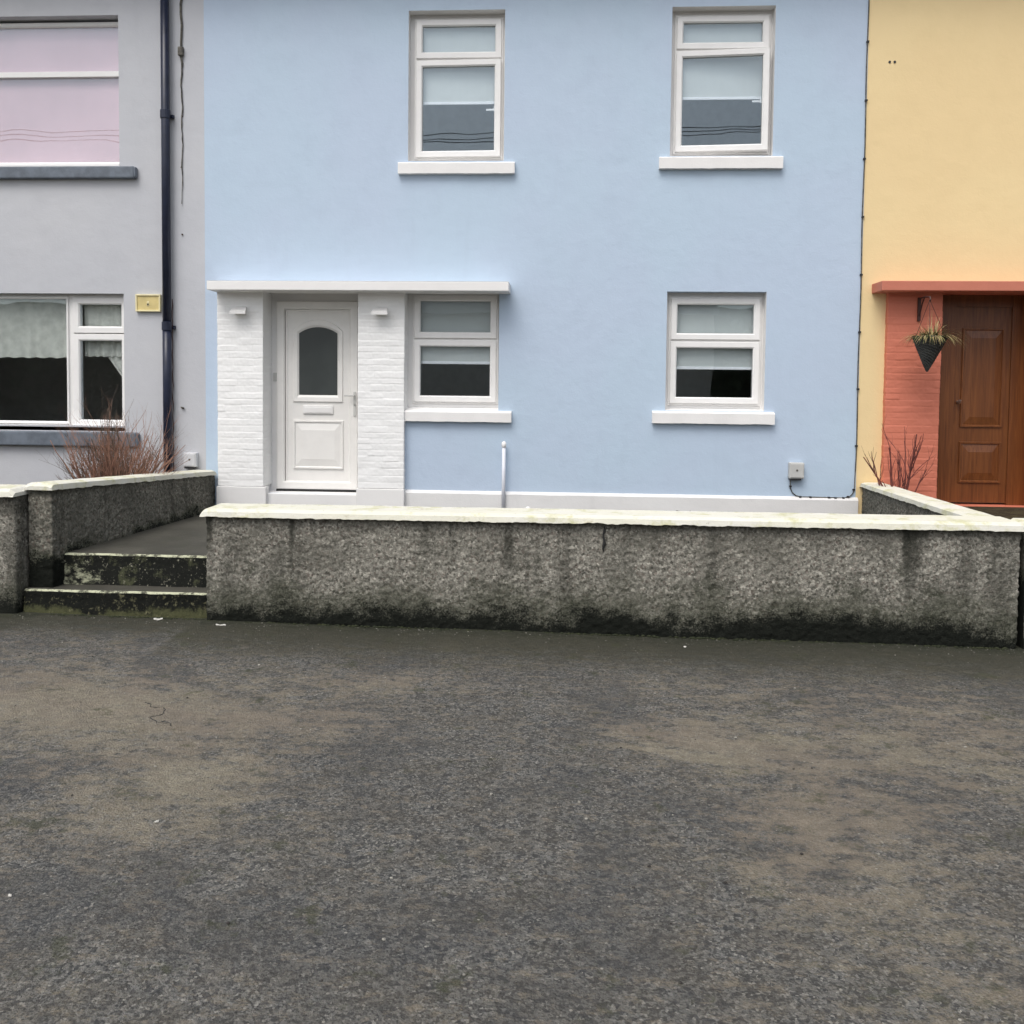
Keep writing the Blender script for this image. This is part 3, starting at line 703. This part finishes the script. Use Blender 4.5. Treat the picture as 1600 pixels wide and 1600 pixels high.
# neighbours' street walls, beyond the picture's subject
for xa, xb, lb_ in ((-11, -4.46, 'pebbledash street wall in front of the grey house, cream coping'), (3.52, 12, 'pebbledash street wall in front of the yellow house, cream coping')):
    nwl = empty('boundary_wall', ((xa+xb)/2, -2.87, -1.94), lb_, 'wall', 'low garden walls')
    wrap_wall([(xa, -3.0), (xb, -3.0), (xb, -2.74)], lambda x, y: -2.05, lambda x, y: -1.052 if x > 0 else -.93, .03, pebble).build('wall_face', 'rough', nwl)
    B().box(xa, xb-.01, -2.985, -2.73, -2.0, -1.06).build('wall_core', 'rough_side', nwl)
    b = B(); zc = -1.062 if xa > 0 else -.935
    coping(b, (xa, -2.86, zc), (xb+.01, -2.86, zc), [(-.190, 0), (-.18, .040), (-.150, .06), (.165, .06), (.175, .004)], seed=2.7, step=.04); b.build('coping', 'coping', nwl)

# steps
st = empty('garden_steps', (-3.55, -2.8, -1.94), 'two mossy concrete steps with worn cream edges up to the path', 'steps')
def step(x0, x1, yf, yb, z0, z1, mat, name):
    n_ = int((x1-x0)/.02); vs = []; k = 6
    for i in range(n_+1):
        x = x0+(x1-x0)*i/n_; q = .010*nz(x, z1, 0, 6)+.006*nz(x, z1, 2, 25)
        prof = [(yf-.02+q*1.5, z0), (yf-.012+q, z0+(z1-z0)*.35), (yf+q, z0+(z1-z0)*.75), (yf-.002+q*.4, z1-.014+q*.4), (yf+.004+q*.3, z1-.004+q*.2), (yf+.020, z1+q*.15), (yb, z1)]
        vs += [(x, a, c_) for a, c_ in prof]
    m_ = 7; b = B()
    for i in range(n_):
        for k in range(m_-1):
            b.cur = 2 if k == 5 else (1 if k >= 3 else 0)
            b.add([vs[i*m_+k], vs[(i+1)*m_+k], vs[(i+1)*m_+k+1], vs[i*m_+k+1]], [(0, 1, 2, 3)])
    return b.build(name, [mat, 'nosing', 'path'], st)
step(-4.44, -2.865, -2.93, -2.66, -2.0, -1.712, 'riser_low', 'lower_step')
step(-4.24, -2.865, -2.70, -2.55, -1.75, -1.450, 'riser', 'upper_step')

# ================================================================== fittings
for x, lb_ in ((-3.655, 'small white wedge shaped wall lamp on the pillar left of the door'), (-2.060, 'small white wedge shaped wall lamp on the pillar between door and window')):
    o = empty('wall_lamp', (x, -.085, .80), lb_, 'lamp', 'wall lamps on the white pillars')
    b = B(); b.add([(x-.066,-.085,.825),(x+.066,-.085,.825),(x+.066,-.085,.865),(x-.066,-.085,.865),
                    (x-.090,-.200,.775),(x+.090,-.200,.775),(x+.090,-.200,.802),(x-.090,-.200,.802)], [(3,2,1,0),(4,5,6,7),(0,1,5,4),(1,2,6,5),(2,3,7,6),(3,0,4,7)])
    b.build('shade', 'upvc', o)
    B().box(x-.062, x+.062, -.105, -.078, .775, .830, .006).build('back_plate', 'sill', o)

# drainpipe
dp = empty('drainpipe', (-4.52, -.07, -1.3), 'dark navy cast iron drainpipe running down the grey wall', 'pipe')
b = B(); b.tube([(-4.515+.012*(3-z)*.02, -.075, z) for z in (-1.4, 0, .62)], .048, 16); b.tube([(-4.513, -.075, z) for z in (.60, 2.5, 4.9)], .047, 16)
b.build('pipe', 'navy', dp, True)
for z in (.64, 3.0):
    b = B(); b.tube([(-4.514, -.075, z-.05), (-4.514, -.075, z-.045), (-4.514, -.075, z+.045), (-4.514, -.075, z+.05)], [.048, .056, .056, .048], 16); b.box(-4.59, -4.44, -.03, 0, z-.03, z+.01, .004)
    b.tube([(-4.455, -.04, z-.02), (-4.432, -.055, z-.02)], .012, 8)
    b.build('bracket', 'navy', dp)
b = B(); b.tube([(-4.468+.004*math.sin(i*1.9), -.035, .95-.07*i) for i in range(34)], [.004+.0025*abs(math.sin(i*2.3)) for i in range(34)], 5); b.build('rust_seam', 'iron', dp)

# old cable stub down the seam of the grey wall
oc = empty('old_cable', (-4.36, -.01, 2.0), 'frayed old cable hanging down the grey wall beside the drainpipe', 'cable')
b = B(); rr = random.Random(5); pts = [(-4.352+.006*math.sin(i*.9)+rr.uniform(-.004, .004), -.012, 4.9-.06*i) for i in range(49)]
b.tube(pts, [.013 if z[2] > 3.55 else max(.003, .010-.003*rr.random()-(3.5-z[2])*.003) for z in pts], 6); b.build('strand', 'cable_grey', oc)
b = B(); b.box(-4.385, -4.325, -.045, 0, 3.66, 3.76, .012); b.build('bracket', 'cable_grey', oc)
for x, z in ((-4.362, 2.43), (-4.358, 1.68), (-4.352, 3.0)): B().tube([(x, -.015, z), (x, .0, z)], .009, 8).build('nail', 'iron', oc)
o = B().tube([(-4.385, -.01, -.275), (-4.36, -.02, -.285), (-4.345, -.012, -.290)], [.006, .012, .008], 8).build('wall_hook', 'cable_grey'); tag(o, 'tiny dark hook in the grey wall above the pale meter box', 'hook')

# number plaque
pq = empty('wall_plaque', (-4.755, -.01, .90), 'straw yellow enamel plaque on the grey wall beside the drainpipe', 'plaque')
B().box(-4.892, -4.612, -.028, 0, .812, .998, .008).build('plate', 'plaque', pq)
b = B(); bars(b, -4.897, -4.607, .807, 1.003, .018, -.040, -.0, .004); b.build('rim', 'plaque_rim', pq)
b = B(); b.tube([(-4.753, -.031, .885), (-4.753, -.026, .885)], .016, 12); b.box(-4.765, -4.741, -.031, -.027, .875, .925, .002); b.build('emblem', 'plaque_rim', pq)

# meter boxes
def meter(x0, x1, z0, z1, mat, label):
    o = empty('meter_box', ((x0+x1)/2, 0, z0), label, 'utility box', 'utility boxes low on the walls')
    B().box(x0, x1, -.075, 0, z0, z1, .010).build('casing', mat, o)
    B().box(x0+.012, x1-.012, -.082, -.073, z0+.012, z1-.012, .004).build('lid', mat, o)
    B().tube([((x0+x1)/2, -.086, (z0+z1)/2+.005), ((x0+x1)/2, -.080, (z0+z1)/2+.005)], .011, 10).build('lock', 'cable_grey', o)
    B().box(x0+.01, x1-.03, -.07, 0, z0-.018, z0+.002).build('cable_entry', 'black', o)
meter(2.452, 2.612, -.975, -.800, 'meter', 'small grey utility box on the blue wall with a black cable below')
meter(-4.335, -4.185, -.955, -.792, 'meter_pale', 'small pale utility box on the grey wall right of the drainpipe')

# black cable with clips
cb = empty('wall_cable', (3.17, -.01, -1.15), 'thin black cable clipped along the blue and yellow seam and looping to the utility box', 'cable')
pts = [(2.478, -.03, -.985), (2.478, -.012, -1.04), (2.482, -.010, -1.09), (2.505, -.010, -1.135), (2.545, -.010, -1.168), (2.60, -.010, -1.180), (2.72, -.012, -1.180), (2.90, -.012, -1.182), (3.06, -.012, -1.184), (3.12, -.012, -1.172),
       (3.158, -.012, -1.13), (3.172, -.012, -1.07), (3.176, -.012, -.9)]
b = B(); b.tube(pts, .0055, 6); b.tube([(3.176, -.012, -.9)]+[(3.178+.004*math.sin(i*.8), -.012, -.9+.2*i) for i in range(1, 30)], .0065, 6); b.build('strand', 'cable_grey', cb)
for q in ((2.480, -1.065), (2.59, -1.180), (2.70, -1.181), (2.90, -1.183), (2.97, -1.186), (3.055, -1.184), (3.105, -1.170), (3.165, -1.09)): B().box(q[0]-.013, q[0]+.013, -.024, 0, q[1]-.009, q[1]+.009, .003).build('clip', 'black', cb)
for i in range(9): B().box(3.166, 3.194, -.024, 0, -.62+.62*i, -.600+.62*i, .003).build('clip', 'black', cb)

# stub pipes against the plinth
def stub(x, z1, rad, label, y=-.062, z0=-1.46):
    o = empty('waste_pipe', (x, y, z0), label, 'pipe')
    B().tube([(x, y, z0), (x, y, z1)], rad, 14).build('pipe', 'pipe', o, True)
    B().tube([(x, y, z1-.05), (x, y, z1-.045), (x, y, z1), (x, y+.01, z1+.012)], [rad, rad+.006, rad+.006, rad*.7], 14).build('cap', 'upvc', o, True)
stub(-.680, -.630, .021, 'slim white capped pipe rising up the blue wall below the sill')
stub(-.402, -1.350, .030, 'short white capped pipe stub just showing over the coping', -.14)

# ------------------------------------------------------------------ shrubs
def twig(b, q, d, L, r0, depth, rnd, spread=.5, up=.25):
    pts = [Vector(q)]; n_ = 6; d = Vector(d).normalized(); rs = [r0]
    for i in range(n_):
        d = (d+Vector((rnd.uniform(-1, 1), rnd.uniform(-1, 1), rnd.uniform(-.6, 1)*.5+up*.3))*.13).normalized()
        pts.append(pts[-1]+d*L/n_); rs.append(r0*(1-.62*(i+1)/n_))
    b.tube(pts, rs, 5 if r0 > .003 else 4)
    if depth > 0:
        for k in range(rnd.choice((2, 3, 3))):
            i = rnd.randint(1, n_-1)
            dd = (d*.8+Vector((rnd.uniform(-1, 1), rnd.uniform(-1, 1), rnd.uniform(-.1, .8)))*spread).normalized()
            twig(b, pts[i], dd, L*rnd.uniform(.35, .62), rs[i]*.75, depth-1, rnd, spread, up)
ls_ = empty('bare_shrub', (-4.62, -1.15, -1.3), 'dense leafless red brown shrub behind the left garden wall', 'shrub')
rnd = random.Random(4); b = B(); b.cur = 0
for i in range(125):
    a = rnd.uniform(0, 2*math.pi); t = rnd.uniform(0, 1)**.6; b.cur = 1 if rnd.random() < .28 else 0
    twig(b, (-4.60+.20*t*math.cos(a), -1.10+.16*t*math.sin(a), -1.31), (math.cos(a)*t*.72, math.sin(a)*t*.5, 1), rnd.uniform(.50, .86), rnd.uniform(.005, .009), 3 if i % 3 else 2, rnd, .75)
for i in range(14):   # lower grey sprays leaning left
    b.cur = 1; twig(b, (-4.75+rnd.uniform(-.1, .1), -1.15+rnd.uniform(-.1, .1), -1.30), (-1.0+rnd.uniform(-.4, .4), rnd.uniform(-.3, .3), .75), rnd.uniform(.4, .62), .005, 2, rnd, .5)
for x_, L_ in ((-4.50, 1.0), (-4.62, .96), (-4.40, .90), (-4.75, .92), (-4.56, .98)):
    b.cur = 1; twig(b, (x_, -1.1, -1.3), (rnd.uniform(-.12, .12), 0, 1), L_, .006, 1, rnd, .35)
b.build('stems', ['stem', 'stem_grey'], ls_)
rs_ = empty('bare_shrub', (3.52, -.45, -1.25), 'sparse leafless red twigs growing by the terracotta pillar', 'shrub')
rnd = random.Random(9); b = B()
for dx, dz, L_, r_ in ((-.38, 1, .66, .013), (-.22, 1, .70, .014), (.10, 1, .54, .010), (.24, 1, .82, .015), (.30, 1, .62, .012), (0, 1, .46, .009), (-.5, .8, .56, .010), (.14, 1, .74, .011), (-.05, 1, .5, .008), (.38, 1, .5, .009), (-.3, 1, .45, .008)):
    twig(b, (3.50+dx*.15, -.42, -1.26), (dx, rnd.uniform(-.15, .15), dz), L_, r_, 2, rnd, .42, .4)
b.build('stems', 'red_stem', rs_)

# ------------------------------------------------------------------ hanging basket
hb_ = empty('hanging_basket', (3.725, -.5, .19), 'dark conical wicker basket of spiky grasses hanging by the terracotta pillar', 'basket')
bx, by, rr_ = 3.737, -.5, .165
b = B(); b.smooth = False; n1_, n2_ = 40, 26; vs = []
for j in range(n2_+1):
    t = j/n2_; zz = .548-(.548-.195)*t; rad = rr_*(1-t)**.93+.004
    for k in range(n1_):
        a = 2*math.pi*k/n1_; q = .0035*(1 if (k//2+j) % 2 else -1)
        vs.append((bx-.022*t+(rad+q)*math.cos(a), by+(rad+q)*math.sin(a), zz))
b.add(vs, [(j*n1_+k, j*n1_+(k+1) % n1_, (j+1)*n1_+(k+1) % n1_, (j+1)*n1_+k) for j in range(n2_) for k in range(n1_)]+[list(range(n1_))])
b.tube([(bx+(rr_+.004)*math.cos(a*math.pi/16), by+(rr_+.004)*math.sin(a*math.pi/16), .552) for a in range(33)], .009, 6, False)
b.build('basket', 'wicker', hb_)
b = B(); top = (3.722, -.5, .935)
for a in (.1, 2.2, 4.3): b.tube([(bx+rr_*math.cos(a), by+rr_*math.sin(a), .553), top], .0028, 5)
b.build('cords', 'iron', hb_)
rnd = random.Random(2); b = B()
for i in range(380):
    a = rnd.uniform(0, 2*math.pi); t = rnd.uniform(0, 1)**.5
    q = Vector((bx+rr_*t*.95*math.cos(a), by+rr_*t*.95*math.sin(a), .545)); lean = t*1.0
    d = Vector((math.cos(a)*lean+rnd.uniform(-.35, .35), math.sin(a)*lean+rnd.uniform(-.3, .3), rnd.uniform(.35, 1))).normalized()
    if math.cos(a) > .3: L_ = rnd.uniform(.15, .31)
    else: L_ = rnd.uniform(.10, .23)
    w_ = rnd.uniform(.0035, .007); side = d.cross(Vector((0, 0, 1))).normalized()*w_
    pts = []; dd = d.copy(); qq = q.copy()
    for k in range(6):
        pts.append(qq.copy()); dd = (dd+Vector((0, 0, -.16-.22*lean))).normalized(); qq = qq+dd*L_/5
    vs = []
    for k, pnt in enumerate(pts): s_ = side*(1-k/5.2); vs += [pnt-s_, pnt+s_]
    b.cur = 1 if rnd.random() < .4 else 0
    b.add(vs, [(k*2, k*2+1, k*2+3, k*2+2) for k in range(5)])
b.build('grasses', ['grass', 'grass_dark'], hb_)
br = empty('basket_bracket', (3.775, -.08, .76), 'dark iron bracket on the terracotta pillar holding the hanging basket', 'bracket')
b = B(); b.box(3.762, 3.792, -.095, -.070, .745, 1.000, .003); b.tube([(3.777, -.09, .985), (3.750, -.30, .985), (3.724, -.50, .965), (3.722, -.52, .935), (3.722, -.50, .922)], .008, 8)
b.tube([(3.777, -.09, .80), (3.765, -.20, .93), (3.752, -.29, .98)], .007, 8)
b.build('arm', 'iron', br)

# ------------------------------------------------------------------ loose bits on the road
def pebble_obj(x, y, r_, mat, label, name='pebble', cat='stone', flat=.6, seed=0):
    bm = bmesh.new(); bmesh.ops.create_icosphere(bm, subdivisions=1, radius=.72)
    for v in bm.verts:
        k = 1+.7*noise.noise(v.co*1.6+Vector((seed, 0, 0))); v.co = Vector((x+v.co.x*r_*k*1.2, y+v.co.y*r_*k, road_z(x, y)+r_*flat*.7+v.co.z*r_*flat*k))
    b = B(); b.bm(bm); return tag(b.build(name, mat), label, cat)
pebble_obj(.919, -3.275, .013, 'stone', 'small pale stone lying on the road before the middle of the wall', seed=1)
pebble_obj(-1.765, -6.254, .012, 'litter', 'white pebble on the grey tarmac below the tan patch', seed=2)
pebble_obj(-2.05, -6.85, .009, 'stone', 'pale chip of stone low in the left foreground', seed=3)
def scrap(x, y, L_, w_, a, label, seed):
    rnd = random.Random(seed); b = B(); n_ = 5; vs = []
    for i in range(n_+1):
        t = i/n_-.5; ww = w_*.55*(1-abs(t)*1.3)*(1+.3*rnd.uniform(-1, 1)); z = road_z(x, y)+.008+.004*math.sin(i*1.4+seed)
        for s_ in (-1, 1):
            for h in (0, .002): vs.append((x+t*L_*math.cos(a)-s_*ww*math.sin(a), y+t*L_*math.sin(a)+s_*ww*math.cos(a), z+h+.004*s_))
    fs = []
    for i in range(n_):
        k = i*4; fs += [(k, k+4, k+6, k+2), (k+1, k+3, k+7, k+5), (k, k+1, k+5, k+4), (k+2, k+6, k+7, k+3)]
    fs += [(0, 2, 3, 1), (n_*4, n_*4+1, n_*4+3, n_*4+2)]
    b.add(vs, fs); return tag(b.build('paper_scrap', 'litter'), label, 'litter')
scrap(-3.26, -3.03, .07, .018, .2, 'crumpled white scrap at the foot of the steps', 1)
scrap(-2.70, -3.14, .085, .010, -.1, 'thin white scrap on the road by the corner of the front wall', 2)
ck = B(); cp = [(-2.50, -4.84), (-2.42, -4.90), (-2.33, -4.91), (-2.31, -5.02), (-2.37, -5.07), (-2.29, -5.13), (-2.22, -5.14), (-2.17, -5.20)]
cp = [(a[0]*(1-t)+b_[0]*t+.03*nz(a[0]+t, i, 0, 40), a[1]*(1-t)+b_[1]*t+.035*nz(i, t, 5, 9.7)) for i, (a, b_) in enumerate(zip(cp, cp[1:])) for t in (0, .2, .4, .6, .8)]
ck.tube([(q[0], q[1], road_z(*q)+nz(q[0], q[1], 0, .8)*.010+nz(q[0], q[1], 3, 3)*.003) for q in cp], [.0015+.006*abs(nz(q[0], q[1], 0, 30)) for q in cp], 5)
tag(ck.build('road_crack', 'gasket'), kind='structure', label='short jagged crack in the tan patch of the road')
rnd = random.Random(77); gt = B()
for i in range(2600):
    x, yy = rnd.uniform(-4.5, 4.0), -3.0-5.5*rnd.random()**.75 if i % 3 else -3.02-abs(rnd.gauss(0, .12))
    r_ = .0016+.0042*rnd.random()**4*(1.5 if yy < -4 else 1); gt.cur = rnd.choice((0, 0, 1, 2)); bm = bmesh.new(); bmesh.ops.create_icosphere(bm, subdivisions=1, radius=r_)
    zz = road_z(x, yy)+nz(x, yy, 0, .8)*.010+nz(x, yy, 3, 3)*.003
    for v in bm.verts: v.co = Vector((x+v.co.x*rnd.uniform(.7, 1.5), yy+v.co.y*rnd.uniform(.7, 1.3), zz+r_*.4+v.co.z*.6))
    gt.bm(bm)
tag(gt.build('grit', ['grit', 'grit_dark', 'grit_pale']), 'loose grit and small chips scattered over the road', 'grit', kind='stuff')
# small tufts of moss along the foot of wall and steps
rnd = random.Random(31); b = B()
for i in range(520):
    x = rnd.uniform(-4.2, 3.4); z = road_z(x, 0)
    yy = -3.004-abs(rnd.gauss(0, .016)) if x > -2.87 else -2.965-abs(rnd.gauss(0, .02))
    r_ = rnd.uniform(.004, .013); bm = bmesh.new(); bmesh.ops.create_icosphere(bm, subdivisions=1, radius=r_)
    for v in bm.verts: v.co = Vector((x+v.co.x*1.5, yy+v.co.y, z+.002+v.co.z*.8))*1
    b.bm(bm)
tag(b.build('moss', 'moss'), 'dark green moss gathered along the foot of the wall', 'moss', kind='stuff')

# ================================================================== across the road (seen only as reflections)
op = empty('beige_house', (-1.5, -31, -1.9), 'beige terraced house with a slate roof across the road, behind the viewer', 'house')
B().box(-9, 6.0, -35, -27, -1.95, 3.1).build('wall', 'beige', op)
b = B(); pts = [(-26.6, 3.0), (-31, 5.6), (-35.4, 3.0)]; a = [(-9.3, q[0], q[1]) for q in pts]; c_ = [(6.2, q[0], q[1]) for q in pts]
b.add(a+c_, [(0, 1, 2), (5, 4, 3), (0, 3, 4, 1), (1, 4, 5, 2), (2, 5, 3, 0)]); b.build('roof', 'roof', op)
for x in (2.4,): B().box(x, x+.8, -27.02, -26.98, -1.8, .2).build('door', 'frost', op)
hd = B(); rnd = random.Random(7)
for i in range(5200):
    q = Vector((rnd.uniform(6.4, 26) if i % 2 else rnd.uniform(-34, -9.6), -27+rnd.uniform(-2, 1.5), -1.9+5.0*rnd.random()**.8)); s_ = rnd.uniform(.15, .45)
    d1 = Vector((rnd.gauss(0, 1), rnd.gauss(0, 1), rnd.gauss(0, 1))).normalized()*s_; d2 = d1.orthogonal().normalized()*s_
    hd.add([q-d1, q+d2, q+d1, q-d2], [(0, 1, 2, 3)])
hd.box(6.0, 26, -29, -27.6, -1.95, 3.4); hd.box(-34, -9.0, -29, -27.6, -1.95, 3.4)
tag(hd.build('hedge', 'hedge'), 'tall dark evergreen hedge across the road beside the beige house', 'hedge', kind='stuff')
for k, (yy, z0, sag, lb_) in enumerate(((-14, 6.85, .25, 'lower overhead cable behind the viewer'), (-14.4, 7.2, .40, 'sagging middle overhead cable behind the viewer'), (-15, 7.45, .35, 'topmost overhead cable behind the viewer'))):
    b = B(); b.tube([(x, yy+.004*x, z0-sag*(1-((x+2)/22)**2)+.05*math.sin(x*.6+k)) for x in range(-26, 23, 1)], .013, 6); o = b.build('overhead_cable', 'black'); tag(o, lb_, 'cable', 'overhead cables across the road')
